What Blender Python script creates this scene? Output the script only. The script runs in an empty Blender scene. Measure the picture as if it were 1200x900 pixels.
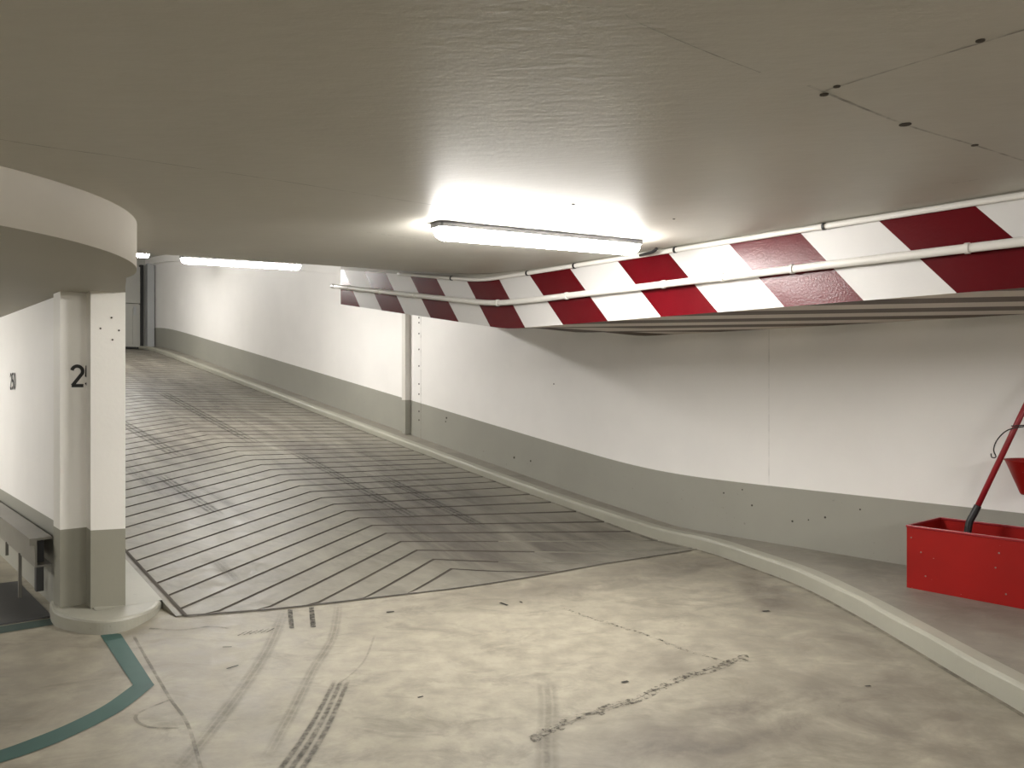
import bpy, math, random
from mathutils import Vector
random.seed(7)
C = bpy.context.scene.collection

# ------------------------------------------------------------------ layout
# s runs up the ramp, t runs across it (towards the outer wall), z is up
UX, UY = -0.6391, 0.7691
VX, VY = UY, -UX
def W(s, t, z=0.0): return (s*UX + t*VX, s*UY + t*VY, z)
def ST(x, y): return (x*UX + y*UY, x*VX + y*VY)
def sp(x, w):
    a = x / w
    if a > 30: return x
    if a < -30: return 0.0
    return w * math.log1p(math.exp(a))
def zr(s): return 0.148 * (sp(s-5.1, .1) - sp(s-21.2, .5))           # ramp surface
def zc(s, t): return 2.247 + .047*(1.1+sp(t-1.1,.4)) + .142*(sp(s-5.55-.12*max(0, min(t, 4.6)-2.2), .3) - sp(s-20.6, .6))   # ceiling
def zd(s): return .61 + .148*(sp(s-5.4, .35) - sp(s-21.0, .5))       # top of the grey dado
def zb(s): return 1.98 + .146*sp(s-5.6, .06)                          # underside of striped beam
def kh(s): return .085 + .035/(1+math.exp((s-5.8)/.4))                # kerb height
WALL_T = 6.35
BEAM_T, BEAM_END = 4.60, 8.64

# ------------------------------------------------------------------ materials
def mat(name):
    m = bpy.data.materials.new(name); m.use_nodes = True
    nt = m.node_tree; b = nt.nodes['Principled BSDF']
    return m, nt, b
def N(nt, typ, **kw):
    n = nt.nodes.new(typ)
    for k, val in kw.items():
        if k in n.inputs: n.inputs[k].default_value = val
        else: setattr(n, k, val)
    return n
def L(nt, a, b): nt.links.new(a, b)
def coords(nt, scale=(1,1,1), kind='Object'):
    tc = N(nt, 'ShaderNodeTexCoord'); mp = N(nt, 'ShaderNodeMapping')
    mp.inputs['Scale'].default_value = scale
    L(nt, tc.outputs[kind], mp.inputs['Vector']); return mp.outputs['Vector']
def noise(nt, vec, scale, detail=4, rough=.55, dist=0):
    n = N(nt, 'ShaderNodeTexNoise'); n.inputs['Scale'].default_value = scale
    n.inputs['Detail'].default_value = detail; n.inputs['Roughness'].default_value = rough
    n.inputs['Distortion'].default_value = dist
    L(nt, vec, n.inputs['Vector']); return n.outputs['Fac']
def ramp(nt, fac, stops):
    r = N(nt, 'ShaderNodeValToRGB'); e = r.color_ramp.elements
    while len(e) < len(stops): e.new(.5)
    for el, (p, c) in zip(e, stops):
        el.position = p; el.color = (*c, 1) if len(c) == 3 else c
    L(nt, fac, r.inputs['Fac']); return r.outputs['Color']
def g(v): return (v, v, v)
def math_(nt, op, a, b=None, clamp=False):
    n = N(nt, 'ShaderNodeMath', operation=op, use_clamp=clamp)
    for i, x in enumerate((a, b)):
        if x is None: continue
        if isinstance(x, (int, float)): n.inputs[i].default_value = x
        else: L(nt, x, n.inputs[i])
    return n.outputs[0]
def mix(nt, fac, a, b, mode='MIX'):
    n = N(nt, 'ShaderNodeMix', data_type='RGBA', blend_type=mode)
    for s_, x in ((n.inputs[0], fac), (n.inputs[6], a), (n.inputs[7], b)):
        if isinstance(x, (int, float)): s_.default_value = x
        elif isinstance(x, tuple): s_.default_value = (*x, 1)
        else: L(nt, x, s_)
    return n.outputs[2]
def bump(nt, b, h, strength=.2, dist=.01):
    n = N(nt, 'ShaderNodeBump'); n.inputs['Strength'].default_value = strength; n.inputs['Distance'].default_value = dist
    L(nt, h, n.inputs['Height']); L(nt, n.outputs['Normal'], b.inputs['Normal'])

def paint(name, col, rough=.6, var=.06, bscale=60, bstr=.15, spots=False, spec=.5):
    m, nt, b = mat(name); v = coords(nt)
    n1 = noise(nt, v, 1.3, 5); n2 = noise(nt, v, bscale, 3)
    lo = tuple(c*(1-var) for c in col); hi = tuple(min(1, c*(1+var)) for c in col)
    c = ramp(nt, n1, [(.3, lo), (.7, hi)])
    if spots:
        n3 = noise(nt, v, 34, 2, .5); msk = ramp(nt, n3, [(.70, g(0)), (.74, g(1))])
        n4 = noise(nt, v, 1.7, 2); msk2 = ramp(nt, n4, [(.5, g(0)), (.62, g(.55))])
        c = mix(nt, math_(nt, 'MULTIPLY', msk, msk2), c, tuple(x*.45 for x in col))
    L(nt, c, b.inputs['Base Color']); b.inputs['Roughness'].default_value = rough
    b.inputs['Specular IOR Level'].default_value = spec
    bump(nt, b, n2, bstr, .004); return m

M = {}
M['white'] = paint('white_wall_paint', (.88,.865,.84), .55, .03, 45, .12)
M['dado'] = paint('grey_green_dado_paint', (.335,.33,.285), .5, .05, 45, .15, spots=True)
M['pier_dado'] = paint('grey_pier_paint', (.30,.29,.235), .5, .06, 45, .15)
M['pier'] = paint('white_pier_paint', (.84,.82,.77), .5, .04, 38, .2)
M['ceil'] = None
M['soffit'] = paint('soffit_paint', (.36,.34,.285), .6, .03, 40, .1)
M['stripe_white'] = paint('white_stripe_paint', (.62,.605,.59), .55, .03, 55, .15)
M['stripe_brown'] = paint('brown_stripe_paint', (.095,.062,.042), .6, .06, 55, .1)
M['stripe_pale'] = paint('pale_stripe_paint', (.62,.56,.50), .6, .04, 55, .1)
M['kerb'] = paint('grey_kerb_paint', (.36,.35,.29), .45, .10, 30, .3, spots=True)
M['conduit'] = paint('white_conduit_plastic', (.74,.72,.68), .4, .03, 80, .02)
M['duct'] = paint('duct_paint', (.70,.68,.64), .45, .03, 80, .03)
M['black'] = paint('black_rubber', (.012,.012,.013), .45, .1, 90, .1)
M['dark'] = paint('dark_stain', (.03,.028,.024), .8, .2, 60, .1)
M['hole'] = paint('hole_shade', (.06,.05,.04), .9, .2, 60, .1)
M['text'] = paint('black_stencil_paint', (.018,.017,.016), .6, .1, 60, .05)
M['steel'] = paint('galvanised_steel', (.22,.21,.18), .45, .12, 25, .1)
M['plate'] = paint('dark_bay_grey', (.055,.055,.055), .5, .15, 25, .15)
M['post'] = paint('pale_metal_post', (.34,.35,.35), .5, .03, 40, .03)
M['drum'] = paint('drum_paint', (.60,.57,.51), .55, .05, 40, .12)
M['gate'] = paint('grey_gate_paint', (.36,.355,.32), .5, .03, 40, .05)
M['gap'] = paint('gap_shade', (.02,.02,.02), .8, .1, 40, .05)  # near-black colour stands for the shade inside the gate's gaps
M['housing'] = paint('grey_lamp_housing', (.22,.22,.23), .5, .03, 60, .02)
M['line'] = paint('teal_line_paint', (.036,.095,.08), .6, .25, 14, .1)
M['shaded_line'] = paint('shaded_teal_paint', (.035,.06,.05), .6, .2, 14, .1)  # line teal darkened to stand for the dimness in the bay

def red_paint(name, col, rough, bs=140, bst=.5, worn=False):
    m, nt, b = mat(name); v = coords(nt)
    n1 = noise(nt, v, 2.2, 4); n2 = noise(nt, v, bs, 2)
    c = ramp(nt, n1, [(.3, tuple(x*.9 for x in col)), (.7, tuple(x*1.08 for x in col))])
    if worn:
        n3 = noise(nt, v, 60, 1); c = mix(nt, ramp(nt, n3, [(.80, g(0)), (.82, g(.7))]), c, (.5,.35,.3))
    L(nt, c, b.inputs['Base Color']); b.inputs['Roughness'].default_value = rough
    bump(nt, b, n2, bst, .002); return m
M['stripe_red'] = red_paint('red_stripe_paint', (.095,.002,.005), .27, 75, .5)
M['stripe_red'].node_tree.nodes['Principled BSDF'].inputs['Specular IOR Level'].default_value = .22
M['bin_red'] = red_paint('red_bin_enamel', (.30,.010,.008), .42, 30, .08, True)
M['bin_red'].node_tree.nodes['Principled BSDF'].inputs['Specular IOR Level'].default_value = .25
M['pole_red'] = red_paint('red_pole_enamel', (.30,.015,.022), .35, 30, .05)

def emis(name, col, st):
    m, nt, b = mat(name)
    b.inputs['Base Color'].default_value = (.8,.8,.8,1)
    b.inputs['Emission Color'].default_value = (*col, 1); b.inputs['Emission Strength'].default_value = st
    return m
M['glow'] = emis('lit_diffuser', (1, .972, .93), 26.0)

def ceiling_mat():
    m, nt, b = mat('ceiling_paint'); v = coords(nt)
    n1 = noise(nt, v, .7, 6, .6); n2 = noise(nt, coords(nt, (1, 3, 1)), 9, 5, .6); n3 = noise(nt, v, 50, 2)
    c = ramp(nt, n1, [(.3, (.435,.415,.365)), (.7, (.51,.49,.435))])
    c = mix(nt, .15, c, ramp(nt, n2, [(.3, (.39,.37,.325)), (.7, (.54,.52,.465))]))
    L(nt, c, b.inputs['Base Color']); b.inputs['Roughness'].default_value = .5
    h = math_(nt, 'ADD', math_(nt, 'MULTIPLY', n2, .8), math_(nt, 'MULTIPLY', n3, .25))
    bump(nt, b, h, .14, .012); return m
M['ceil'] = ceiling_mat()

def floor_mat(name, base_lo, base_hi, dark, attr, streak=None):
    m, nt, b = mat(name); v = coords(nt)
    n1 = noise(nt, v, .9, 7, .62, .3); n2 = noise(nt, v, 7, 6, .65); n3 = noise(nt, v, 70, 3)
    c = ramp(nt, n1, [(.28, base_lo), (.68, base_hi)])
    c = mix(nt, .5, c, ramp(nt, n2, [(.3, tuple(x*.55 for x in base_lo)), (.62, base_hi)]))
    n7 = noise(nt, coords(nt, (1, 1.6, 1)), 2.3, 8, .72, .8)
    c = mix(nt, ramp(nt, n7, [(.52, g(0)), (.70, g(.62))]), c, tuple(x*.5 for x in base_lo))
    at = N(nt, 'ShaderNodeAttribute', attribute_name=attr)
    n4 = noise(nt, coords(nt, streak[0], streak[1]) if streak else v, streak[2] if streak else 2.6, 7, .68, .5)
    f = math_(nt, 'MULTIPLY', at.outputs['Fac'], ramp(nt, n4, [(.30, g(.18)), (.60, g(1))]), True)
    c = mix(nt, f, c, dark)
    n5 = noise(nt, v, 26, 4, .7); sp_ = ramp(nt, n5, [(.66, g(0)), (.73, g(.6))])
    n6 = noise(nt, v, 1.4, 3); sp2 = ramp(nt, n6, [(.52, g(0)), (.64, g(1))])
    c = mix(nt, math_(nt, 'MULTIPLY', sp_, sp2), c, (.10,.085,.07))
    L(nt, c, b.inputs['Base Color'])
    L(nt, ramp(nt, n2, [(.3, g(.42)), (.7, g(.62))]), b.inputs['Roughness'])
    h = math_(nt, 'ADD', math_(nt, 'MULTIPLY', n2, .6), math_(nt, 'MULTIPLY', n3, .3))
    bump(nt, b, h, .22, .008); return m
M['floor'] = floor_mat('worn_concrete_floor', (.265,.238,.18), (.43,.395,.31), (.15,.13,.105), 'stain')
M['ramp'] = floor_mat('ramp_concrete', (.225,.209,.168), (.335,.315,.257), (.105,.092,.076), 'stain', ((1.2, .22, 1), 'UV', 3.0))
M['groove'] = paint('dirty_groove', (.085,.073,.06), .85, .25, 20, .2)
M['worn_groove'] = paint('worn_groove', (.215,.20,.165), .8, .25, 9, .2)
M['walk'] = floor_mat('walkway_concrete', (.27,.25,.205), (.36,.335,.28), (.13,.12,.10), 'stain')

def decal(name, col, kind):
    """worn mark on the concrete: patchy coverage along uv (x along, y across)"""
    m, nt, b = mat(name); out = nt.nodes['Material Output']
    b.inputs['Base Color'].default_value = (*col, 1); b.inputs['Roughness'].default_value = .8
    uv = N(nt, 'ShaderNodeTexCoord').outputs['UV']; sx = N(nt, 'ShaderNodeSeparateXYZ'); L(nt, uv, sx.inputs[0])
    v = coords(nt)
    x, y = sx.outputs[0], sx.outputs[1]
    ends = math_(nt, 'MULTIPLY', math_(nt, 'MULTIPLY', x, math_(nt, 'SUBTRACT', 1, x)), 9, True)
    if kind == 'tyre':
        band = math_(nt, 'SINE', math_(nt, 'MULTIPLY', y, 9.42)); band = math_(nt, 'ABSOLUTE', band)
        a = math_(nt, 'MULTIPLY', ends, ramp(nt, band, [(.35, g(.06)), (.8, g(.6))]))
        a = math_(nt, 'MULTIPLY', a, ramp(nt, noise(nt, v, 22, 5, .7), [(.36, g(.12)), (.62, g(1))]))
    elif kind == 'faint':
        edge = math_(nt, 'MULTIPLY', math_(nt, 'MULTIPLY', y, math_(nt, 'SUBTRACT', 1, y)), 3.6, True)
        band = math_(nt, 'ABSOLUTE', math_(nt, 'SINE', math_(nt, 'MULTIPLY', y, 9.4)))
        a = math_(nt, 'MULTIPLY', math_(nt, 'MULTIPLY', ends, edge), ramp(nt, band, [(.2, g(.14)), (.8, g(.36))]))
        a = math_(nt, 'MULTIPLY', a, ramp(nt, noise(nt, v, 16, 5, .7), [(.32, g(.2)), (.65, g(1))]))
    elif kind == 'crack':
        a = ramp(nt, noise(nt, v, 28, 5, .75), [(.49, g(0)), (.60, g(.7))])
    elif kind == 'hair':
        a = ramp(nt, noise(nt, v, 9, 4, .7), [(.36, g(.04)), (.64, g(.42))])
    else:
        a = ramp(nt, noise(nt, v, 30, 4, .7), [(.36, g(.15)), (.6, g(.8))])
    tr = N(nt, 'ShaderNodeBsdfTransparent'); ms = N(nt, 'ShaderNodeMixShader')
    L(nt, a, ms.inputs[0]); L(nt, tr.outputs[0], ms.inputs[1]); L(nt, b.outputs[0], ms.inputs[2])
    L(nt, ms.outputs[0], out.inputs['Surface']); return m
M['tyre'] = decal('tyre_rubber', (.045,.04,.034), 'tyre')
M['faint'] = decal('faint_tyre_rubber', (.06,.052,.043), 'faint')
M['crack'] = decal('spalled_crack', (.045,.036,.027), 'crack')
M['hair'] = decal('hairline', (.07,.06,.045), 'hair')
M['smear'] = decal('rubber_smear', (.04,.036,.03), 'smear')
M['scratch'] = decal('pale_scratch', (.8,.78,.74), 'smear')

# ------------------------------------------------------------------ mesh helpers
class MB:
    def __init__(self): self.v = []; self.f = []; self.m = []; self.uv = {}
    def vert(self, p): self.v.append(tuple(p)); return len(self.v)-1
    def face(self, pts, mi=0, uv=None):
        i = [self.vert(p) for p in pts]; self.f.append(i); self.m.append(mi)
        if uv: self.uv[len(self.f)-1] = uv
    def grid(self, rows, mi=0, mif=None, flip=False, uvf=None):
        nr, nc = len(rows), len(rows[0]); base = len(self.v)
        for r in rows:
            for p in r: self.v.append(tuple(p))
        for a in range(nr-1):
            for b in range(nc-1):
                q = [base+a*nc+b, base+a*nc+b+1, base+(a+1)*nc+b+1, base+(a+1)*nc+b]
                if flip: q.reverse()
                self.f.append(q); self.m.append(mif(a, b) if mif else mi)
                if uvf:
                    ids = [(a,b),(a,b+1),(a+1,b+1),(a+1,b)]
                    if flip: ids.reverse()
                    self.uv[len(self.f)-1] = [uvf(*ij) for ij in ids]
    def hexa(self, lo, hi, mi=0):
        """closed prism between two equal loops"""
        n = len(lo); b = len(self.v)
        for p in list(lo)+list(hi): self.v.append(tuple(p))
        self.f.append(list(range(b+n-1, b-1, -1))); self.m.append(mi)
        self.f.append(list(range(b+n, b+2*n))); self.m.append(mi)
        for k in range(n):
            j = (k+1) % n; self.f.append([b+k, b+j, b+n+j, b+n+k]); self.m.append(mi)
    def boxst(self, s0, s1, t0, t1, z0, z1, mi=0):
        """box aligned with ramp axes; z0/z1 may be functions of s"""
        a = z0 if callable(z0) else (lambda s: z0); c = z1 if callable(z1) else (lambda s: z1)
        pts = [(s0,t0),(s1,t0),(s1,t1),(s0,t1)]
        self.hexa([W(s,t,a(s)) for s,t in reversed(pts)][::-1], [W(s,t,c(s)) for s,t in pts], mi)
    def tube(self, pts, rad, n=14, mi=0, cap=True):
        pts = [Vector(p) for p in pts]; k = len(pts); rad = rad if isinstance(rad, (list, tuple)) else [rad]*k
        tg = [(pts[min(i+1,k-1)]-pts[max(i-1,0)]).normalized() for i in range(k)]
        ref = Vector((0,0,1)) if abs(tg[0].z) < .9 else Vector((1,0,0))
        nrm = (ref - tg[0]*ref.dot(tg[0])).normalized(); b = len(self.v)
        for i in range(k):
            nrm = (nrm - tg[i]*nrm.dot(tg[i])).normalized(); bn = tg[i].cross(nrm)
            for j in range(n):
                a = 2*math.pi*j/n
                self.v.append(tuple(pts[i] + rad[i]*(math.cos(a)*nrm + math.sin(a)*bn)))
        for i in range(k-1):
            for j in range(n):
                q = (j+1) % n
                self.f.append([b+i*n+j, b+i*n+q, b+(i+1)*n+q, b+(i+1)*n+j]); self.m.append(mi)
        if cap:
            self.f.append([b+j for j in range(n-1, -1, -1)]); self.m.append(mi)
            self.f.append([b+(k-1)*n+j for j in range(n)]); self.m.append(mi)
    def build(self, name, mats, parent=None, smooth=False, recalc=False, origin=None, bevel=0):
        me = bpy.data.meshes.new(name)
        o = Vector(origin) if origin else Vector((0,0,0))
        me.from_pydata([tuple(Vector(p)-o) for p in self.v], [], self.f)
        mats = mats if isinstance(mats, (list, tuple)) else [mats]
        for m in mats: me.materials.append(m)
        for p, i in zip(me.polygons, self.m): p.material_index = i
        if self.uv:
            lay = me.uv_layers.new(name='UVMap')
            for p in me.polygons:
                u = self.uv.get(p.index)
                if u:
                    for li, c in zip(p.loop_indices, u): lay.data[li].uv = c
        me.validate(); me.update()
        if recalc:
            import bmesh
            bm = bmesh.new(); bm.from_mesh(me); bmesh.ops.remove_doubles(bm, verts=bm.verts, dist=1e-5)
            bmesh.ops.recalc_face_normals(bm, faces=bm.faces); bm.to_mesh(me); bm.free()
        if smooth:
            for p in me.polygons: p.use_smooth = True
        ob = bpy.data.objects.new(name, me); C.objects.link(ob); ob.location = o
        if parent is not None:
            ob.parent = parent; ob.location = o - Vector(parent.location) if origin else -Vector(parent.location)
        if bevel:
            md = ob.modifiers.new('bevel', 'BEVEL'); md.width = bevel; md.segments = 2; md.limit_method = 'ANGLE'
        return ob
def struct(o, label=None):
    o['kind'] = 'structure'
    if label: o['label'] = label
    return o
def tag(o, label, cat, group=None):
    o['label'] = label; o['category'] = cat
    if group: o['group'] = group
    return o
def empty(name, loc, label, cat, group=None):
    o = bpy.data.objects.new(name, None); C.objects.link(o); o.location = loc; o.empty_display_size = .1
    return tag(o, label, cat, group)
def stain_attr(o, fn):
    me = o.data; at = me.attributes.new('stain', 'FLOAT', 'POINT')
    ml = Vector(o.location)
    for i, vv in enumerate(me.vertices): at.data[i].value = fn(vv.co + ml)
def catmull(p, n=8):
    p = [Vector(q) for q in p]; out = []
    for i in range(len(p)-1):
        a = p[max(i-1,0)]; b = p[i]; c = p[i+1]; d = p[min(i+2,len(p)-1)]
        for k in range(n):
            x = k/n
            out.append(.5*((2*b)+(c-a)*x+(2*a-5*b+4*c-d)*x*x+(3*b-a-3*c+d)*x*x*x))
    out.append(p[-1]); return out
def blob(x, y, bl):
    r = 0
    for (cx, cy, rx, ry, an, st) in bl:
        dx, dy = x-cx, y-cy; c, s = math.cos(an), math.sin(an)
        a, b = (dx*c+dy*s)/rx, (-dx*s+dy*c)/ry
        q = a*a+b*b
        if q < 9: r += st*math.exp(-q)
    return r
def frange(a, b, n): return [a+(b-a)*i/n for i in range(n+1)]

# ------------------------------------------------------------------ floor
FLOOR_STAINS = [(1.83,6.05,.13,.55,-.12,.95),(1.0,3.65,.55,.3,.4,.55),(1.08,3.72,.14,.09,.3,.8),(.83,3.42,.12,.06,.2,.8),(.6,3.75,.10,.06,.5,.6),(1.3,3.95,.16,.10,.4,.6),(1.75,4.6,.45,1.2,-.1,.30),(.6,6.2,1.3,.3,.45,.45),
    (1.5,6.9,.7,.25,.3,.5),(-2.6,4.2,.9,.7,.5,.30),(-1.6,4.1,.3,.7,.6,.35),(.85,4.45,.25,.2,.4,.4),(.45,3.4,.35,.2,.2,.5),
    (1.9,3.6,.4,.6,0,.35),(-1.75,5.15,.25,.12,.5,.4),(-2.3,3.7,.5,.3,.2,.3),(2.05,5.0,.2,.8,-.05,.3),(-1.2,3.6,.15,.6,-.1,.25)]
EDGE = [(1.0,5.45),(1.77,5.336),(2.325,5.18),(2.958,5.06),(3.586,4.92),(4.18,4.85),(4.93,4.82),(6.04,4.70),(6.6,4.64)]
def edge(t):
    for (a, x), (c, y) in zip(EDGE, EDGE[1:]):
        if t <= c: return x + (y-x)*(t-a)/(c-a)
    return EDGE[-1][1]

def ss_(x): x = max(0, min(1, x)); return x*x*(3-2*x)
def fz(x, y):
    s, t = ST(x, y)
    if not (0 < t < 7 and 3 < s < 8): return 0.0
    return zr(min(s, edge(t)))*ss_((t-1.3)/.42)*(1 - ss_((s-edge(t)-.3)/.3))
b = MB()
xs = [-10,-8,-6,-5] + frange(-4.5, 2.7, 96) + [3.5,5,7,9]; ys = [-9,-6,-3,0,1.5] + frange(2.4, 8.0, 75) + [9,10,12,14]
b.grid([[(x, y, fz(x, y)) for x in xs] for y in ys])
fl = struct(b.build('floor', M['floor']))
stain_attr(fl, lambda p: min(1, .16 + 1.1*blob(p.x, p.y, FLOOR_STAINS) + (.16 if p.x > 1.2 else .16*max(0, min(1, (p.x-.4)/.8)))))

# ------------------------------------------------------------------ ramp with herringbone grooves cut into it
SPINE, TL, TR = 3.81, 1.70, 6.14
SL = [(5.0,-.80),(5.34,-.73),(5.55,-.61),(5.77,-.5),(6.0,-.42),(6.2,-.39),(6.47,-.357),(6.72,-.298),(6.96,-.227),(7.22,-.185),(7.46,-.14),(7.7,-.125),(9.5,-.13),(10,-.15),(12,-.16),(30,-.16)]
def slope(s):
    for (a, x), (c, y) in zip(SL, SL[1:]):
        if s <= c: return x + (y-x)*(s-a)/(c-a)
    return -.16
PITCH, GW, GD = .2465, .0145, .010
def zp(s, t): return zr(s) + .004
b = MB()
nG = 66
lines = []                                  # (s at spine, is_groove_floor)
seq = [4.2]
for i in range(nG): s0 = 5.335 + i*PITCH; seq += [s0-GW, s0+GW]
seq += [seq[-1]+PITCH]
def strip(t0, t1, n, kfun, mi_land=0):
    ts = frange(t0, t1, n)
    def pos(sv, t, low):
        s = max(sv + kfun(sv)*(t-SPINE), edge(t)); return W(s, t, zp(s, t) - (min(GD, zr(s)-zr(edge(t))+.0035) if low else 0)), (t, s)
    for k in range(len(seq)-1):
        low = k % 2 == 1
        sub = [seq[k], seq[k+1]] if low or k else [seq[k], seq[k+1]]
        rows = [[pos(sv, t, low) for t in ts] for sv in sub]
        def gm(a, c, sv=seq[k]):
            if t0 < SPINE: return 1
            tt = ts[c]
            return 2 if (sv < 6.15 and tt > 4.1 + .45*abs(math.sin(sv*5.1)) + .35*(sv-5.3)) or (sv > 9.5 and math.sin(sv*7+tt*2.2) > .55) else 1
        b.grid([[p[0] for p in r] for r in rows], 0, mif=(gm if low else None), uvf=lambda a, c, R=rows: R[a][c][1])
        if low:
            for sv in sub:
                r0 = [pos(sv, t, False) for t in ts]; r1 = [pos(sv, t, True) for t in ts]
                b.grid([[p[0] for p in r0], [p[0] for p in r1]], 1, mif=gm, uvf=lambda a, c, R=(r0, r1): R[a][c][1])
strip(1.755, SPINE, 20, lambda s: .545)
q_ = [edge(1.73)] + frange(5.5, 22, 80)
b.grid([[W(max(s, edge(TL)), TL, -.03), W(max(s, edge(TL)), TL, zp(max(s, edge(TL)), TL))] for s in q_], 0, uvf=lambda a, c: (TL, q_[a]))
b.grid([[W(max(s, edge(t)), t, zp(max(s, edge(t)), t)) for t in (TL, 1.755)] for s in q_], 0, uvf=lambda a, c: ((TL, 1.755)[c], q_[a]))
b2 = b
strip(SPINE+.0, TR, 20, slope)
# top landing
s_top = seq[-1]
b.grid([[W(s_top+.545*(t-SPINE) if t < SPINE else s_top-.16*(t-SPINE), t, zr(s_top)+.004) for t in (TL, SPINE, TR)],
        [W(23, t, zr(23)+.004) for t in (TL, SPINE, TR)]], 0)
rp = struct(b.build('ramp', [M['ramp'], M['groove'], M['worn_groove']]))
RS = [(4.5,6.2,.55,1.6,0,.75),(5.1,7.6,.5,1.5,0,.75),(4.3,8.6,.28,1.6,0,.7),(4.9,9.8,.5,1.4,0,.6),(2.3,9.2,.5,1.3,0,.4),(3.0,11.5,.55,2.2,0,.85),(4.3,12.6,.7,2.4,0,.95),
      (3.4,14.6,1.1,2.0,0,.8),(3.1,17.4,.7,1.6,0,1.0),(4.4,17.2,.5,1.6,0,.9),(2.6,8.4,.16,.9,0,.45),(2.9,7.6,.10,.8,0,.5),(5.5,5.6,.6,.5,0,.6),(4.6,5.5,.6,.35,0,.5),
      (4.05,6.9,.12,1.6,0,.6),(3.9,5.9,.14,.6,0,.5),(5.4,8.9,.25,1.2,0,.4),(4.0,20,1.6,1.4,0,.7),(2.2,5.7,.5,.3,0,.2)]
def ramp_stain(p):
    s, t = ST(p.x, p.y); return min(1, .22 + (.42 if s > 8 else 0)*min(1, max(0, (s-8)/3)) + 1.25*blob(t, s, RS))
stain_attr(rp, ramp_stain)

# dirty joint along the foot and left side of the ramp
def strip_decal(pts, width, name, m, parent, z=.003, n=6, smooth=True, upz=None, up=1):
    P = catmull([Vector((p[0], p[1], 0)) for p in pts], n) if smooth and len(pts) > 2 else [Vector((p[0], p[1], 0)) for p in pts]
    if len(P) == 2: P = [P[0].lerp(P[1], i/6) for i in range(7)]
    q = MB(); k = len(P); wd = width if isinstance(width, (list, tuple)) else [width, width]
    rows = []
    for i, p in enumerate(P):
        d = (P[min(i+1,k-1)]-P[max(i-1,0)]).normalized(); nn = Vector((-d.y, d.x, 0)); w = wd[0]+(wd[1]-wd[0])*i/(k-1)
        a, c = p+nn*w/2, p-nn*w/2
        za = upz(a.x, a.y) if upz else z; zc_ = upz(c.x, c.y) if upz else z
        rows.append([(a.x, a.y, za), (c.x, c.y, zc_)])
    q.grid(rows, 0, flip=(up < 0), uvf=lambda a, c: (a/(k-1), c))
    return q.build(name, m, parent)
def rz(x, y): s, t = ST(x, y); return zp(s, t) + .0035
ed = [W(edge(t)-.012, t)[:2] for t in frange(1.75, 6.0, 24)]
strip_decal(ed, [.022, .016], 'joint', M['groove'], rp, smooth=False, upz=lambda x, y: zp(*ST(x, y)) + .002)
bd = [W(s, 1.752)[:2] for s in frange(5.335, 21, 60)]
strip_decal(bd, .024, 'joint', M['groove'], rp, smooth=False, upz=rz)
bd = [W(s, 6.0 if s > 7 else 6.03)[:2] for s in frange(4.85, 21, 60)]
strip_decal(bd, .05, 'joint', M['hair'], rp, smooth=False, upz=rz)

def rdec(t, s0, s1, w, m, dt=0): 
    strip_decal([W(s0+(s1-s0)*k/8, t+dt*k/8)[:2] for k in range(9)], w, 'tyre_mark', m, rp, smooth=False, upz=lambda x, y: zp(*ST(x, y)) + .0025)
for t, s0, s1, w, m, dt in [(2.70,7.3,8.9,.13,'tyre',-.05),(2.92,7.5,8.7,.10,'faint',-.1),(4.30,6.5,9.6,.16,'tyre',.15),(4.58,6.3,9.0,.12,'faint',.2),
        (4.05,5.9,7.6,.14,'faint',.1),(4.75,6.1,8.2,.15,'tyre',.1),(2.25,5.75,6.25,.10,'faint',.02),(3.1,9.5,13,.18,'tyre',-.1),(4.2,10,14.5,.2,'tyre',.1),(4.55,10.2,13,.15,'faint',.1),(2.45,8.0,11,.14,'faint',0),(3.35,14,18.5,.25,'tyre',-.2),(5.15,7.0,9.6,.12,'faint',.1)]:
    rdec(t, s0, s1, w, M[m], dt)
# marks on the floor
def fdec(pts, w, name, m, z=.003, **k): return strip_decal(pts, w, name, m, fl, upz=lambda x, y: fz(x, y)+z, **k)
fdec([(-1.50,5.47),(-1.383,4.709),(-1.335,4.205),(-1.308,3.721),(-1.29,3.1)], .085, 'tyre_mark', M['faint'], z=.004)
fdec([(-1.189,5.684),(-1.061,4.899),(-1.043,4.343),(-1.007,3.829),(-.98,3.3)], .07, 'tyre_mark', M['faint'], z=.004)
fdec([(-.861,4.2),(-.845,3.76),(-.847,3.424),(-.88,2.9)], [.10,.13], 'tyre_mark', M['tyre'], z=.0045)
fdec([(.171,4.157),(.17,3.829),(.146,3.45),(.13,3.0)], .11, 'tyre_mark', M['faint'], z=.004)
fdec([(-1.461,5.449),(-1.349,5.07)], .028, 'tyre_mark', M['smear'], z=.0045)
fdec([(-1.335,5.511),(-1.222,5.09)], .032, 'tyre_mark', M['smear'], z=.0045)
for k in range(6):
    x = -1.63+.03*k
    fdec([(x, 4.92+.014*k), (x+.025, 5.0+.014*k)], .009, 'tyre_mark', M['smear'], z=.004)
fdec([(-.82,4.95),(-.80,4.45),(-.87,4.1)], .016, 'tyre_mark', M['faint'], z=.004)
for (x, y, l, w, a) in [(-.823,5.429,.05,.02,.3),(-.029,5.596,.09,.02,2.2),(.07,5.661,.04,.015,2.0),(-1.646,4.709,.05,.012,.1),(-.45,3.95,.03,.012,.6),(1.65,5.45,.05,.025,.2),(.55,4.15,.04,.02,.5),(1.75,4.1,.03,.012,.2),(-1.5,4.35,.07,.012,.9)]:
    fdec([(x, y), (x+l*math.cos(a), y+l*math.sin(a))], w, 'dirt_fleck', M['dark'], z=.004)
fdec([(-2.237,4.899),(-1.869,4.318),(-1.622,3.932),(-1.425,3.638),(-1.2,3.2)], .016, 'floor_joint', M['hair'])
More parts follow.
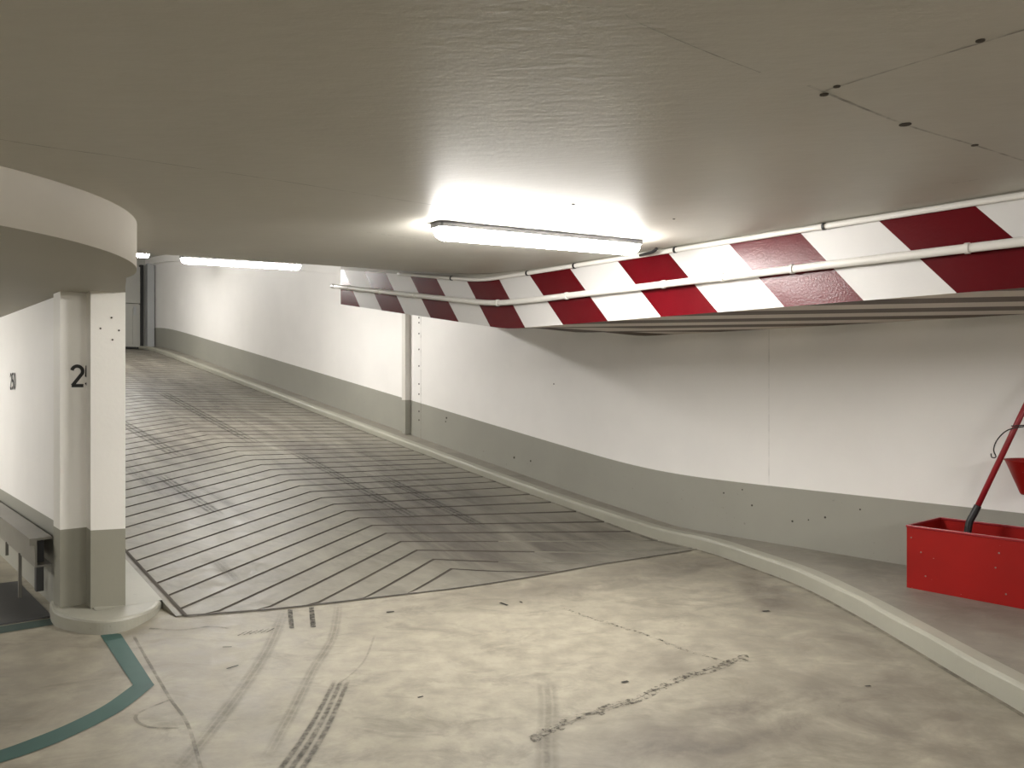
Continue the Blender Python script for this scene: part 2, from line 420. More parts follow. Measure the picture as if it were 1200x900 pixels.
def ragged(pts, amp, seed, n=5):
    rnd = random.Random(seed); P = catmull([Vector((x, y, 0)) for x, y in pts], n)
    return [(p.x+rnd.uniform(-amp, amp), p.y+rnd.uniform(-amp, amp)) for p in P]
fdec(ragged([(.35,5.52),(.57,5.215),(.853,4.866),(.962,4.663),(1.174,4.45)], .012, 3), .028, 'crack', M['crack'], n=2)
fdec(ragged([(1.28,4.54),(1.174,4.45),(.867,4.205),(.565,3.911),(.262,3.684),(.086,3.489)], .01, 5), .008, 'crack', M['tyre'], z=.0038, n=2)
fdec(ragged([(1.3,4.55),(1.174,4.45),(.867,4.205),(.565,3.911),(.262,3.684),(.086,3.489)], .012, 9), .06, 'crack', M['crack'], z=.0035)
fdec([(-1.62,3.93),(-1.70,3.75),(-1.60,3.62),(-1.45,3.6)], .016, 'crack', M['hair'])
fdec([(-2.2,5.02),(-2.0,5.0),(-1.85,5.08),(-1.72,5.05)], .02, 'crack', M['hair'])

# teal bay line, and the bay-mouth line with shade put into its teal
q = MB()
outer = catmull([(-1.801,4.149,0),(-1.765,3.862,0),(-1.824,3.61,0),(-1.919,3.384,0),(-2.03,3.22,0),(-2.3,2.9,0),(-2.8,2.5,0)], 6)
outer = catmull([(-1.780,4.12,0),(-1.79,3.80,0),(-1.86,3.55,0),(-1.94,3.385,0),(-2.05,3.24,0),(-2.3,2.95,0),(-2.8,2.55,0)], 6)
inner = catmull([(-1.887,4.10,0),(-1.90,3.86,0),(-1.955,3.65,0),(-2.03,3.49,0),(-2.12,3.35,0),(-2.36,3.06,0),(-2.85,2.66,0)], 6)
q.grid([[(-2.354,4.975,.0028),(-2.454,4.935,.0028)],[(-1.801,4.149,.0028),(-1.887,4.122,.0028)]] + [[(a.x,a.y,.0028),(c.x,c.y,.0028)] for a, c in zip(outer, inner)])
q.build('painted_line', M['line'], fl)
q = MB(); q.grid([[W(5.79,t,.0028) for t in (-2.5,1.13)],[W(5.95,t,.0028) for t in (-2.5,1.13)]])
q.build('painted_line', M['shaded_line'], fl)

# ------------------------------------------------------------------ outer wall, kerb and walkway
def two_tone(b, path, zlo, zdd, zhi, mw, md, flip=False):
    """wall strip along path of (s,t): dado below, white above"""
    lo = [W(s,t,zlo(s)) for s,t in path]; mi = [W(s,t,zdd(s)) for s,t in path]; hi = [W(s,t,zhi(s,t)) for s,t in path]
    b.grid([lo, mi], md, flip=flip); b.grid([mi, hi], mw, flip=flip)
SS = frange(-8, 4, 12) + frange(4.2, 9, 32) + frange(9.3, 22, 44)
b = MB()
two_tone(b, [(s, WALL_T) for s in SS], lambda s: zr(s)-.1, zd, lambda s,t: zc(s,t)+.05, 0, 1)
b.grid([[W(s, WALL_T+.2, zr(s)-.1) for s in SS],[W(s, WALL_T+.2, zc(s,6.4)+.05) for s in SS]], 0, flip=True)
wr = struct(b.build('wall_right', [M['white'], M['dado']]))
# expansion joint beside the duct, formwork joint further right
q = MB(); q.grid([[W(9.62, WALL_T-.002, z) for z in (zr(9.62)+.08, zd(9.62), zb(9.6))],[W(9.605, WALL_T-.002, z) for z in (zr(9.62)+.08, zd(9.62), zb(9.6))]])
q.build('joint', M['hair'], wr)
q = MB(); q.grid([[W(4.13, WALL_T-.002, z) for z in (.62,1.2,1.98)],[W(4.125, WALL_T-.002, z) for z in (.62,1.2,1.98)]])
q.build('joint', M['hair'], wr)
for k, z in enumerate((1.0,1.12,1.36,1.5,1.75,1.98,2.2,2.35,2.42)):
    q = MB(); q.tube([W(9.66, WALL_T-.004, z), W(9.66, WALL_T+.01, z)], .012, 8); q.build('screw_hole', M['hole'], wr)
for (s, z, r) in [(9.0,.85+.2,.014),(9.02,.80+.2,.01),(7.6,.62,.014),(7.3,.60,.011),(4.6,.5,.008),(4.3,.42,.009),(4.4,.55,.007),(3.6,.40,.009),(3.3,.5,.007),(3.9,.33,.009),(3.75,.36,.006),(6.9,1.5,.008)]:
    q = MB(); q.tube([W(s, WALL_T-.003, z), W(s, WALL_T+.01, z)], r, 7); q.build('chip', M['hole'], wr)

kp = [W(s, t) for s, t in ((22,6.0),(18,6.0),(14,6.0),(10,6.0),(8,6.01),(7,6.03),(6.2,6.05),(5.5,6.07))]
kp += [(1.675,7.50,0),(1.953,6.767,0),(2.143,6.113,0),(2.232,5.389,0),(2.27,4.786,0),(2.295,4.254,0),(2.325,3.769,0),(2.34,3.0,0),(2.30,1.5,0),(2.15,-.5,0),(1.7,-3,0),(.8,-6,0)]
KP = catmull(kp, 10)
rows_k, rows_w = [], []
for i, p in enumerate(KP):
    d = (KP[min(i+1,len(KP)-1)]-KP[max(i-1,0)]).normalized(); nn = Vector((-d.y, d.x, 0))   # towards the wall
    s, t = ST(p.x, p.y); z = zr(s) if s > 4.5 else 0; h = kh(s)
    wob = .004*math.sin(p.y*7.3)+.003*math.sin(p.x*17)
    def at(o, zz): e = p+nn*o; return (e.x, e.y, z+zz)
    rows_k.append([at(0, -.02), at(.006, h-.022+wob), at(.012, h-.010), at(.024+wob, h), at(.114, h), at(.118, h-.03)])
    e = p+nn*.112; wz = z+h-.004
    n_ = 7; row = []
    end = Vector(W(s, WALL_T+.02)); st_ = Vector((e.x, e.y, 0))
    for k in range(n_+1):
        x = st_.lerp(end, k/n_); row.append((x.x, x.y, wz))
    rows_w.append(row)
b = MB(); b.grid(rows_k, 0, flip=True); kb = struct(b.build('kerb', M['kerb']))
b = MB(); b.grid(rows_w, 0, flip=True); wk = struct(b.build('walkway', M['walk']))
stain_attr(wk, lambda p: .35 + .5*blob(p.x, p.y, [(2.9,5.2,.5,.4,.8,1),(2.6,6.2,.3,.5,0,.7)]))
# scuffs on the kerb's top edge are in its paint; dirt line at the kerb foot
strip_decal([(p.x-.018, p.y-.01) for p in KP if ST(p.x, p.y)[0] < 5.0 and p.y > 0], .03, 'dirt_line', M['hair'], fl, smooth=False, z=.0032)

# ------------------------------------------------------------------ ceiling
b = MB()
cs = frange(-8, 4, 12) + frange(4.3, 9, 24) + frange(9.4, 22.4, 30); ct = frange(-9, 0, 9) + frange(.4, 6.4, 15)
b.grid([[W(s, t, zc(s, t)) for t in ct] for s in cs], 0)
ce = struct(b.build('ceiling', M['ceil'], smooth=True))
def cz(x, y): s, t = ST(x, y); return zc(s, t) - .0015
def cdec(pts, w, name, m, **k): return strip_decal(pts, w, name, m, ce, upz=cz, up=-1, **k)
cdec([(-1.95,2.33),(-1.674,2.709),(-1.353,2.962),(-.928,3.34),(-.37,3.94)], .007, 'joint', M['hair'])
cdec([(-.82,4.67),(-.48,5.13)], .006, 'scratch', M['scratch'])
cdec([(.91,2.40),(1.07,2.19),(1.23,1.99),(1.4,1.77)], .010, 'joint', M['hair'])
cdec([(.84,2.35),(1.33,2.80),(1.75,3.13),(2.12,3.43)], .010, 'joint', M['hair'])
cdec([(.25,1.83),(.29,1.88),(.48,2.06),(.67,2.23)], .005, 'joint', M['hair'])
cdec([(2.05,3.86),(2.15,3.78)], .006, 'scratch', M['scratch'])
for (x, y, r) in [(.93,2.37,.010),(.92,2.44,.013),(1.33,2.80,.020),(1.75,3.13,.013),(1.16,2.05,.011),(-.04,4.28,.012),(.30,4.05,.008),(.9,4.6,.007)]:
    q = MB(); z = cz(x, y); q.tube([(x, y, z-.0015), (x, y, z+.02)], r, 10); q.build('drill_hole', M['hole'], ce)

# ------------------------------------------------------------------ striped headroom beam
def ztop(s): return zc(s, BEAM_T) - .038
BS = [1.86,2.37,2.88,3.38,3.87,4.39,4.89,5.36,5.84,6.32,6.79,7.26,7.72,8.19,8.66]
TS = [1.76,2.28,2.77,3.29,3.80,4.29,4.81,5.31,5.73,6.22,6.71,7.17,7.64,8.10,8.57]
TS = TS[1:] + [9.03]
# BS[k] on the lower edge runs up to TS[k] on the upper edge
pre = [1.86-.51*k for k in range(20, 0, -1)]
BS = pre + BS; TS = [p+.42 for p in pre] + TS
b = MB(); cl = lambda s: min(s, BEAM_END)
first_white = 20 % 2                     # interval starting at 1.86 is white
for k in range(len(BS)-1):
    red = ((k - 20) % 2) == 1
    n = 4; lo, hi = [], []
    for j in range(n+1):
        x = j/n; sb = cl(BS[k]+(BS[k+1]-BS[k])*x); st2 = cl(TS[k]+(TS[k+1]-TS[k])*x)
        lo.append(W(sb, BEAM_T, zb(sb))); hi.append(W(st2, BEAM_T, ztop(st2)))
    b.grid([lo, hi], 1 if red else 0)
tail = [cl(x) for x in (8.66, 9.03)]
ss = frange(-8.3, BEAM_END, 60)
b.grid([[W(s, BEAM_T, ztop(s)) for s in ss],[W(s, BEAM_T, zc(s, BEAM_T)+.03) for s in ss]], 4)
# underside with the same diagonal stripes
edges = [1.76+.515*k for k in range(-20, 20)]
KU = 1.3; DT = WALL_T-BEAM_T
for k in range(len(edges)-1):
    dk = (k % 2) == 1
    n = 4; lo, hi = [], []
    for a in range(n+1):
        x = a/n; row = []
        p = edges[k]+(edges[k+1]-edges[k])*x
        s1 = max(min(p, BEAM_END), -8.3); s2 = max(min(p-KU*DT, BEAM_END), -8.3)
        lo.append(W(s1, BEAM_T, zb(s1))); hi.append(W(s2, WALL_T+.01, zb(s2)))
    m_ = [tuple((Vector(a)+Vector(c))/2) for a, c in zip(lo, hi)]
    m_ = []
    for a, c in zip(lo, hi):
        e = (Vector(a)+Vector(c))/2; s_, t_ = ST(e.x, e.y); m_.append(W(s_, t_, zb(s_)))
    b.grid([lo, m_, hi], 3 if dk else 2, flip=True)
b.grid([[W(BEAM_END, t, zb(BEAM_END)) for t in (BEAM_T, WALL_T)],[W(BEAM_END, t, zc(BEAM_END, BEAM_T)+.05) for t in (BEAM_T, WALL_T)]], 0)
bm_ = struct(b.build('striped_beam', [M['stripe_white'], M['stripe_red'], M['stripe_pale'], M['stripe_brown'], M['soffit']]),
             'red and white striped headroom beam under the ceiling above the ramp')

# cornice along the outer wall past the beam
b = MB(); q = frange(BEAM_END, 21.9, 30)
prof = [(WALL_T-.16, lambda s: zc(s, 6.2)+.05), (WALL_T-.16, lambda s: zc(s, 6.2)-.15), (WALL_T+.02, lambda s: zc(s, 6.2)-.15)]
b.grid([[W(s, t, f(s)) for t, f in prof] for s in q], 0, flip=True)
struct(b.build('trim_1', M['white'], recalc=False))

# ------------------------------------------------------------------ conduits on the beam
def conduit(label, s0, s1, t, zf, r, clips, dark):
    root = empty('conduit', W(s0, t, zf(s0)), label, 'pipe')
    q = MB(); ss = frange(s0, 5.0, 10) + frange(5.1, 6.6, 16) + frange(6.7, s1, 10) if s1 > 6.7 else frange(s0, s1, 14)
    q.tube([W(s, t, zf(s)) for s in ss], r, 16); q.build('pipe', M['conduit'], root, smooth=True)
    # socket collars
    for s in clips:
        q = MB(); z = zf(s); k = .011 if r > .02 else .008
        q.tube([W(s-k, t, zf(s-k)), W(s+k, t, zf(s+k))], r+.005, 16)
        q.hexa([W(s-k, t+.0, z-r*.5), W(s+k, t+.0, z-r*.5), W(s+k, BEAM_T+.004, z-r*.5), W(s-k, BEAM_T+.004, z-r*.5)],
               [W(s-k, t+.0, z+r*.5), W(s+k, t+.0, z+r*.5), W(s+k, BEAM_T+.004, z+r*.5), W(s-k, BEAM_T+.004, z+r*.5)])
        q.build('clip', M['black'] if dark else M['conduit'], root)
    return root
cm = conduit('thick white conduit clipped across the middle of the striped beam', -4.0, 8.72, 4.555,
        lambda s: 2.203 + .143*sp(s-5.7, .12), .0245, [-2.4,-.6,.7,1.79,2.80,3.31,3.81,4.80,5.68,7.0,7.68,8.36], False)
q = MB(); q.tube([W(8.70,4.555,2.203+.143*3.0), W(8.76,4.555,2.203+.143*3.06)], .029, 16); q.build('end_cap', M['conduit'], cm)
cu = conduit('thin white conduit along the top of the striped beam against the ceiling', -4.0, 7.35, 4.575,
        lambda s: 2.437 + .146*sp(s-5.95, .08), .017, [-2,.2,2.6,3.72,4.73,5.3,6.4], True)
q = MB(); q.tube(catmull([W(3.78,4.45,2.44), W(3.84,4.47,2.425), W(3.95,4.52,2.43), W(4.05,4.575,2.437)], 5), .011, 10); q.build('cable', M['black'], cu, smooth=True)

# ------------------------------------------------------------------ lamps
def lamp(label, s, t0, t1, zf, along='t', group=None):
    """batten luminaire: grey housing against the ceiling, lit diffuser, end caps"""
    P = (lambda a, c, z: W(s+c, a, zf(a)+z)) if along == 't' else (lambda a, c, z: W(a, s+c, zf(a)+z))
    mid = P((t0+t1)/2, 0, 0)
    root = empty('ceiling_light', mid, label, 'lamp', group)
    def prism(a0, a1, prof, m, name, smooth=False):
        q = MB(); n = len(prof)
        for k in range(n):
            pass
        q.hexa([P(a0, c, z) for c, z in prof], [P(a1, c, z) for c, z in prof]); q.build(name, m, root, recalc=True)
    prism(t0, t1, [(-.055,0),(.055,0),(.06,-.03),(-.06,-.03)], M['housing'], 'housing')
    dif = [(-.058,-.03)] + [(.058*math.cos(math.pi*(1+k/10)), -.034-.062*math.sin(math.pi*k/10)) for k in range(11)] + [(.058,-.03)]
    q = MB(); rows = []
    ends_ = [(t0, .55), (t0+.012, .8), (t0+.035, .97), (t0+.06, 1), (t1-.06, 1), (t1-.035, .97), (t1-.012, .8), (t1, .55)]
    for a, k in ends_: rows.append([P(a, c*k, -.03+(z+.03)*k) for c, z in dif])
    q.grid(rows); q.face([P(t0, c*.55, -.03+(z+.03)*.55) for c, z in dif]); q.face([P(t1, c*.55, -.03+(z+.03)*.55) for c, z in dif][::-1])
    q.build('diffuser', M['glow'], root, smooth=False, recalc=True)
    prism(t0-.012, t0, [(-.045,0),(.045,0),(.045,-.028),(-.045,-.028)], M['housing'], 'end_cap')
    prism(t1, t1+.012, [(-.045,0),(.045,0),(.045,-.028),(-.045,-.028)], M['housing'], 'end_cap')
    return root
lamp('lit tubular ceiling light nearest the camera, beside the striped beam', 3.66, 2.52, 4.10, lambda t: zc(3.66, t)-.001)
lamp('lit tubular ceiling light halfway up the ramp, left of the striped beam end', 10.55, 3.42, 5.0, lambda t: zc(10.55, t)-.001)
lamp('lit tubular ceiling light at the far top of the ramp by the curved soffit', 17.4, 3.42, 5.0, lambda t: zc(17.4, t)-.001)

# ------------------------------------------------------------------ ramp's inner wall with the pier, and the numbers
b = MB()
foot = [(21.9,1.475),(12,1.475),(7,1.475),(5.626,1.475),(5.69,1.287),(5.842,1.297),(5.835,1.144),(6.03,1.144),(6.03,1.19),(9,1.19),(15,1.19),(21.9,1.19)]
def wl_top(s, t): return 2.10 if s < 6.04 else zc(s, t)+.03
foot2 = []
for (a, c) in zip(foot, foot[1:]):
    n = 12 if abs(a[0]-c[0]) > 2 else 1
    for k in range(n): foot2.append((a[0]+(c[0]-a[0])*k/n, a[1]+(c[1]-a[1])*k/n))
foot2.append(foot[-1])
for a, c in zip(foot2, foot2[1:]):
    inner_ = a[1] > 1.4 and c[1] > 1.4
    bay = (c[0] > 5.9 or c[1] < 1.2) and not inner_
    d = (lambda s: zd(s)-.03) if inner_ else (lambda s: .58)
    pier = not inner_ and max(a[0], c[0]) < 6.05
    mw, md = (2, 3) if pier else (0, 1)
    two_tone(b, [a, c], lambda s: -.05, d, wl_top, mw, md)
wl = struct(b.build('wall_left', [M['white'], M['dado'], M['pier'], M['pier_dado']], recalc=True))
# the pier top closes into the soffit
def strokes(polys, w, org, ex, up, nrm, off=.003):
    """stencil figure from thick polylines; ex/up unit vectors, nrm outward"""
    q = MB(); ex, up, nrm, org = map(Vector, (ex, up, nrm, org))
    for pl in polys:
        k = len(pl); pts = [Vector((x, y)) for x, y in pl]; rows = []
        for i in range(k):
            d0 = (pts[i]-pts[i-1]).normalized() if i else (pts[1]-pts[0]).normalized()
            d1 = (pts[i+1]-pts[i]).normalized() if i < k-1 else d0
            n0 = Vector((-d0.y, d0.x)); n1 = Vector((-d1.y, d1.x)); mt = (n0+n1); mt = mt.normalized() if mt.length > .1 else n0
            ln = w/2/max(.45, mt.dot(n0))
            a, c = pts[i]+mt*ln, pts[i]-mt*ln
            rows.append([org+ex*a.x+up*a.y+nrm*off, org+ex*c.x+up*c.y+nrm*off])
        q.grid(rows, 0)
    return q
def arc(cx, cy, rx, ry, a0, a1, n=12): return [(cx+rx*math.cos(math.radians(a0+(a1-a0)*k/n)), cy+ry*math.sin(math.radians(a0+(a1-a0)*k/n))) for k in range(n+1)]
TWO = [arc(.29,.71,.235,.235,170,-28) + [(.075,.055)], [(.04,.055),(.56,.055)]]
FIVE = [[(.50,.94),(.12,.94),(.09,.50)] + arc(.27,.30,.25,.245,125,-150)]
ZERO = [arc(.29,.5,.235,.445,0,360,24)]
FIVE = [[(.52,.945),(.10,.945)], [(.115,.97),(.085,.46)], arc(.28,.305,.235,.25,150,-155,16)]
def put(figs, org, ex, up, nrm, h, wscale, adv, stroke, name, parent):
    x = 0; allp = []
    for f in figs:
        for pl in f: allp.append([(x+px*h*wscale, py*h) for px, py in pl])
        x += adv*h*wscale
    q = strokes(allp, stroke*h, org, ex, up, nrm); q.build(name, M['text'], parent)
# on the end face of the wall: figures run on behind the pier's edge
A = Vector(W(5.835, 1.144)); B_ = Vector(W(5.842, 1.295)); exv = (B_-A).normalized(); nr = Vector((exv.y, -exv.x, 0))
put([TWO, FIVE], A + exv*.060 + Vector((0,0,1.482)), exv, (0,0,1), nr, .140, .95, .62, .15, 'stall_number', wl)
# on the bay wall
exv = Vector((-UX, -UY, 0)); nr = Vector((-VX, -VY, 0))
put([TWO, FIVE, ZERO], Vector(W(7.95, 1.19, 1.455)), exv, (0,0,1), nr, .135, .95, .70, .15, 'stall_number', wl)
# nail chips in the pier
for (s, t, z) in [(5.652,1.40,1.92),(5.672,1.34,1.85),(5.65,1.405,1.78),(5.638,1.44,1.84)]:
    e = Vector(W(s, t, z)); d = (Vector(W(5.69,1.287))-Vector(W(5.626,1.475))).normalized(); nn = Vector((d.y, -d.x, 0))
    if nn.y > 0: nn = -nn
    q = MB(); q.tube([e+nn*.004, e-nn*.02], .006, 8); q.build('chip', M['hole'], wl)

# rounded kerb island round the pier's foot and along the ramp
b = MB()
nose = [(-3.02,5.40),(-2.90,5.21),(-2.80,5.10),(-2.66,5.01),(-2.53,4.955),(-2.44,4.945),(-2.36,4.985),(-2.30,5.06),(-2.265,5.17),(-2.262,5.28),(-2.285,5.385)]
nose = [tuple(p) for p in catmull([(x, y, 0) for x, y in nose], 4)]
side = [W(s, 1.70) for s in frange(5.62, 21.8, 50)]
inn = [W(s, 1.3) for s in frange(5.62, 21.8, 50)]
def itop(s): return max(.088, zr(s)+.012)
c0 = Vector((-2.62, 5.32, 0))
ring = [Vector((p[0], p[1], 0)) for p in nose] + [Vector(W(5.62,1.70)), Vector(W(6.1,1.3))]
def inset(p, d): v_ = (c0-p); return p + v_.normalized()*d
b.grid([[tuple(p)[:2]+(-.02,) for p in ring], [tuple(inset(p,.006))[:2]+(.07,) for p in ring], [tuple(inset(p,.013))[:2]+(.082,) for p in ring],
        [tuple(inset(p,.028))[:2]+(.088,) for p in ring], [(c0.x, c0.y, .088) for p in ring]], 0)
b.grid([[p[:2]+(-.05,) for p in side], [p[:2]+(itop(ST(p[0],p[1])[0]),) for p in side], [p[:2]+(itop(ST(p[0],p[1])[0]),) for p in inn]], 0)
struct(b.build('kerb_island', M['kerb'], smooth=False, recalc=False))

# ------------------------------------------------------------------ curved soffit over the bay (drum edge)
arcp = [(-3.3+1.52*math.cos(math.radians(a)), 3.6+1.52*math.sin(math.radians(a))) for a in frange(-95, 35, 40)]
outl = [(-9.5, 2.05), (-3.9, 2.07)] + arcp + [(-2.125,4.56),(-2.22,4.76),(-2.32,4.965),(-2.42,5.18),(-2.475,5.30)]
outl += [W(7.2,1.44)[:2], W(12.3,1.35)[:2], W(12.3,-8.5)[:2]]
import bmesh
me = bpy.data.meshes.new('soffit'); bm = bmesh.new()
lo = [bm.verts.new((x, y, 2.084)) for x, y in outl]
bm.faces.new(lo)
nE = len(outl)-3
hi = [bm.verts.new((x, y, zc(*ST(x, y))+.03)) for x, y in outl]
for k in range(nE-1):
    f = bm.faces.new([lo[k+1], lo[k], hi[k], hi[k+1]])
    f.material_index = 1
    f.smooth = True
bmesh.ops.triangulate(bm, faces=[f for f in bm.faces if len(f.verts) > 4])
bmesh.ops.recalc_face_normals(bm, faces=bm.faces)
bm.to_mesh(me); bm.free()
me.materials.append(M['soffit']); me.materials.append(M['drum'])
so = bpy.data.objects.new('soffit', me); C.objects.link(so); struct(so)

# ------------------------------------------------------------------ parking bay: lift platform rail, dark floor sheet, bay lamp
root = empty('parking_platform', W(7.5, 1.08, 0), 'grey steel car platform edge along the bay wall left of the pillar', 'platform')
def ch(s0, s1, prof, m, name):
    q = MB(); q.hexa([W(s0, t, z) for t, z in prof], [W(s1, t, z) for t, z in prof]); q.build(name, m, root, recalc=True)
ch(6.10, 10.5, [(1.05,.31),(1.062,.31),(1.062,.485),(1.05,.485)], M['steel'], 'side_rail')
ch(6.10, 10.5, [(1.02,.485),(1.15,.485),(1.15,.50),(1.02,.50)], M['steel'], 'top_flange')
ch(6.10, 10.5, [(1.02,.455),(1.05,.455),(1.05,.485),(1.02,.485)], M['steel'], 'lip')
ch(6.10, 10.5, [(1.062,.31),(1.15,.31),(1.15,.322),(1.062,.322)], M['steel'], 'bottom_flange')
ch(6.20, 6.26, [(1.075,.13),(1.12,.13),(1.12,.46),(1.075,.46)], M['plate'], 'bracket')
ch(9.9, 9.97, [(1.02,0),(1.13,0),(1.13,.46),(1.02,.46)], M['plate'], 'leg')
ch(6.62, 6.65, [(1.04,.0),(1.06,.0),(1.06,.32),(1.04,.32)], M['steel'], 'bracket')
ch(7.16, 7.18, [(1.04,.22),(1.06,.22),(1.06,.32),(1.04,.32)], M['steel'], 'bracket')
q = MB(); q.boxst(5.98, 7.2, -2.4, 1.125, .001, .012)  # thin near-black sheet covering this part of the bay floor
tag(q.build('floor_sheet', M['plate'], origin=W(6.6, -.7, 0)), 'thin dark sheet on the bay floor behind the dark line left of the pillar', 'plate')
lamp('lit tubular ceiling light behind the camera over the right of the lane', -3.0, 2.0, 3.58, lambda t: zc(-3.0, t)-.001)
lamp('lit tubular ceiling light behind the camera over the left of the lane', -3.0, -2.4, -.82, lambda t: zc(-3.0, t)-.001)
lamp('added unseen ceiling light behind the camera at the far left', 2.4, -4.7, -3.12, lambda t: zc(2.4, t)-.001)  # added out of view to brighten the front of the pier
lamp('lit tubular ceiling light inside the parking bay', -1.3, 8.2, 9.7, lambda s: 2.083, along='s')

# ------------------------------------------------------------------ cable duct on the outer wall
def zu(s): return zb(s)
root = empty('cable_duct', W(9.93, WALL_T-.04, zr(9.93)+.085), 'square white and grey cable duct running up the outer wall beside the ramp', 'duct')
z0 = zr(9.93)+.083
q = MB(); q.boxst(9.88, 9.97, WALL_T-.085, WALL_T-.0005, z0, zd(9.93)-.005); q.build('lower_cover', M['dado'], root)
q = MB(); q.boxst(9.88, 9.97, WALL_T-.085, WALL_T-.0005, zd(9.93)-.005, zc(9.9, 6.3)-.02); q.build('cover', M['duct'], root)

# ------------------------------------------------------------------ red trough on the walkway
zt = .1165
root = empty('metal_trough', W(2.03, 5.93, zt), 'red open topped metal trough standing on the raised walkway by the wall', 'trough')
S0, S1, T0, T1, HT = 1.35, 2.615, 5.665, 6.185, zt+.423
q = MB(); th = .006
q.boxst(S0, S1, T0, T0+th, zt, HT); q.boxst(S0, S1, T1-th, T1, zt, HT); q.boxst(S0, S0+th, T0+th, T1-th, zt, HT)
q.boxst(S1-th, S1, T0+th, T1-th, zt, HT); q.boxst(S0+th, S1-th, T0+th, T1-th, zt, zt+th)
q.build('body', M['bin_red'], root)
q = MB(); e = .012
q.boxst(S0-.004, S1+.004, T0-.006, T0+e, HT-.012, HT+.003); q.boxst(S0-.004, S1+.004, T1-e, T1+.006, HT-.012, HT+.003)
q.boxst(S0-.004, S0+e, T0+e, T1-e, HT-.012, HT+.003); q.boxst(S1-e, S1+.004, T0+e, T1-e, HT-.012, HT+.003)
q.build('rim', M['pole_red'], root, bevel=.003)
for (s, z) in [(2.585,.46),(2.49,.215),(2.52,.37),(2.06,.345),(2.0,.19),(2.04,.44),(1.55,.40),(1.5,.21)]:
    q = MB(); q.tube([W(s, T0-.003, z), W(s, T0+.002, z)], [.0045,.006], 8); q.build('rivet', M['steel'], root)

# pole with black elbow standing in the trough
root = empty('pole', W(2.345, 5.94, zt+.02), 'red pole with bent black foot leaning from the trough to the wall', 'pole')
q = MB(); q.tube(catmull([W(2.36,5.93,zt+.012), W(2.35,5.935,.36), W(2.335,5.945,.50), W(2.325,5.953,.57), W(2.305,5.97,.625), W(2.285,5.985,.68)], 6), [.023]*31, 14)
q.build('foot_sleeve', M['black'], root, smooth=True)
p0, p1 = Vector(W(2.290,5.98,.665)), Vector(W(2.085,6.2,1.317)); p2 = p0+(p1-p0)*1.42
q = MB(); q.tube([p0, p1, p2], .0185, 14); q.build('shaft', M['pole_red'], root, smooth=True)

# conical fire bucket hung on a wall bracket
cx, cy = W(2.01, 6.172)[:2]
root = empty('bucket', (cx, cy, .765), 'red tapered bucket hanging on the wall behind the red pole', 'bucket')
q = MB(); n = 32; prof = [(.0,.765),(.075,.765),(.082,.775),(.168,.99),(.175,.995),(.173,.99),(.163,.985),(.078,.785),(.0,.785)]
q.grid([[(cx+r*math.cos(2*math.pi*k/n), cy+r*math.sin(2*math.pi*k/n), z) for k in range(n+1)] for r, z in prof])
q.build('shell', M['bin_red'], root, smooth=True, recalc=True)
q = MB(); hb = catmull([W(2.235,6.07,1.03), W(2.228,6.065,1.005), W(2.205,6.07,1.01), W(2.215,6.06,1.06), W(2.19,6.06,1.13), W(2.13,6.08,1.195), W(2.03,6.14,1.222)], 6)
q.tube(hb, .004, 8); q.build('bail_handle', M['dark'], root, smooth=True)
root = empty('wall_bracket', W(2.0, 6.34, 1.20), 'dark brown metal bracket on the wall above the red bucket', 'bracket')
q = MB(); q.hexa([W(2.13,6.12,1.215),W(1.9,6.12,1.235),W(1.9,6.352,1.235),W(2.10,6.352,1.215)],[W(2.13,6.12,1.222),W(1.9,6.12,1.242),W(1.9,6.352,1.242),W(2.10,6.352,1.222)]); q.build('shelf', M['dark'], root)
q = MB(); q.hexa([W(2.0,6.34,1.10),W(1.96,6.34,1.10),W(1.96,6.352,1.10),W(2.0,6.352,1.10)],[W(2.0,6.14,1.225),W(1.96,6.14,1.225),W(1.96,6.352,1.225),W(2.0,6.352,1.225)]); q.build('brace', M['dark'], root)

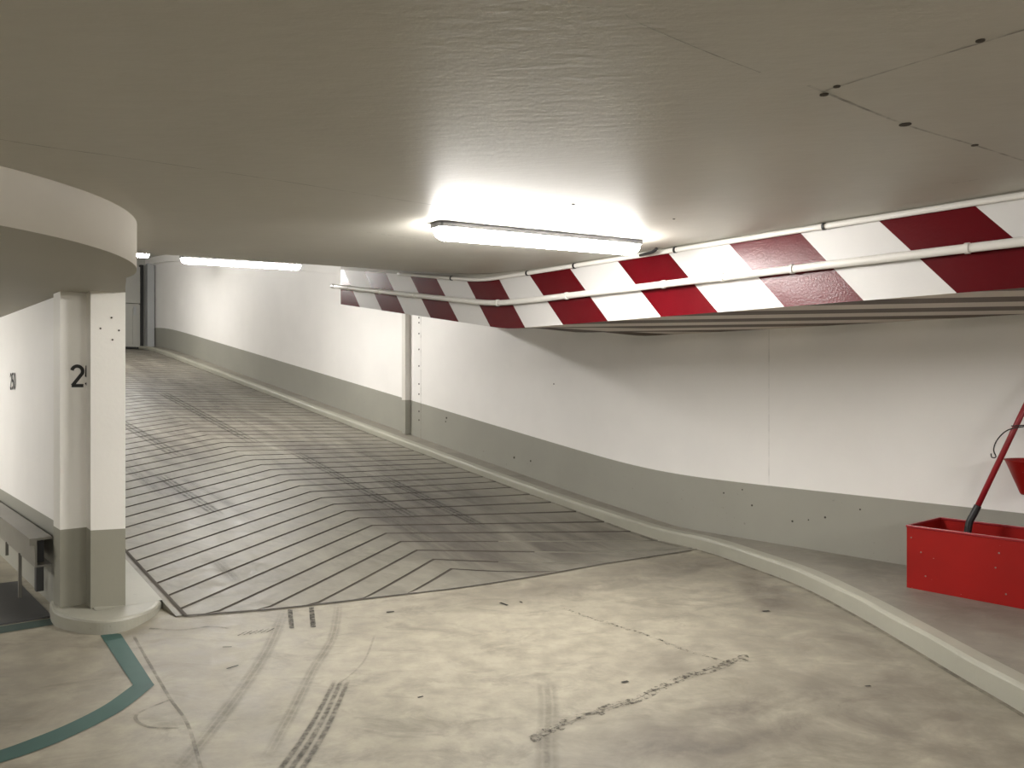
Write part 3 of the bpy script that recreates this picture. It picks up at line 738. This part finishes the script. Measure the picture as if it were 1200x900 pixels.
# ------------------------------------------------------------------ far end of the ramp: gate, post
zf = zr(21.7)
b = MB(); b.grid([[W(21.85, t, zf-.2) for t in (1.2, 6.5)],[W(21.85, t, 5.2) for t in (1.2, 6.5)]], 0, flip=True)
struct(b.build('wall_far', M['gate']))
b = MB()
b.boxst(21.74, 21.83, 1.5, 6.04, zf+.06, zf+1.12)
for k in range(22):
    t = 1.6+.203*k; b.boxst(21.715, 21.74, t, t+.10, zf+.12, zf+1.0)
b.boxst(21.73, 21.83, 1.5, 6.04, zf+1.14, zf+2.05)
dr = struct(b.build('door_1', M['gate']))
q = MB(); q.boxst(21.70, 21.73, 5.88, 5.94, zf+.85, zf+1.05); q.build('handle', M['post'], dr)
q = MB(); q.boxst(21.72, 21.84, 1.5, 6.04, zf-.02, zf+.06); q.build('threshold_gap', M['gap'], dr)
q = MB(); q.boxst(21.70, 21.84, 6.04, 6.11, zf-.02, zf+2.1); q.build('gap_strip', M['gap'], dr)  # solid dark strip painted as the shaded gap beside the post
b = MB(); b.boxst(21.5, 21.68, 6.15, 6.31, zf-.02, zf+2.12)
struct(b.build('trim_2', M['post']))

# ------------------------------------------------------------------ rest of the garage level behind the camera (encloses the light)
b = MB()
for pth in ([(-8,-8.6),(-8,6.4)], [(12.3,-8.6),(-8,-8.6)], [(12.3,1.25),(12.3,-8.6)]):
    two_tone(b, pth, lambda s: -.02, lambda s: .6, lambda s, t: 2.6, 0, 1, flip=True)
struct(b.build('wall_back', [M['white'], M['dado']]))

# ------------------------------------------------------------------ world, camera, colour
w = bpy.data.worlds.new('garage'); bpy.context.scene.world = w; w.use_nodes = True
w.node_tree.nodes['Background'].inputs[0].default_value = (0,0,0,1)
cam = bpy.data.cameras.new('camera'); cam.sensor_width = 36; cam.lens = 970/1200*36; cam.clip_start = .05
co = bpy.data.objects.new('camera', cam); C.objects.link(co)
co.location = (0,0,1.5); co.rotation_euler = (math.radians(90),0,0)
sc = bpy.context.scene; sc.camera = co
sc.view_settings.view_transform = 'Standard'; sc.view_settings.look = 'None'
sc.view_settings.gamma = 1; sc.view_settings.use_curve_mapping = False
sc.view_settings.exposure = 2.55
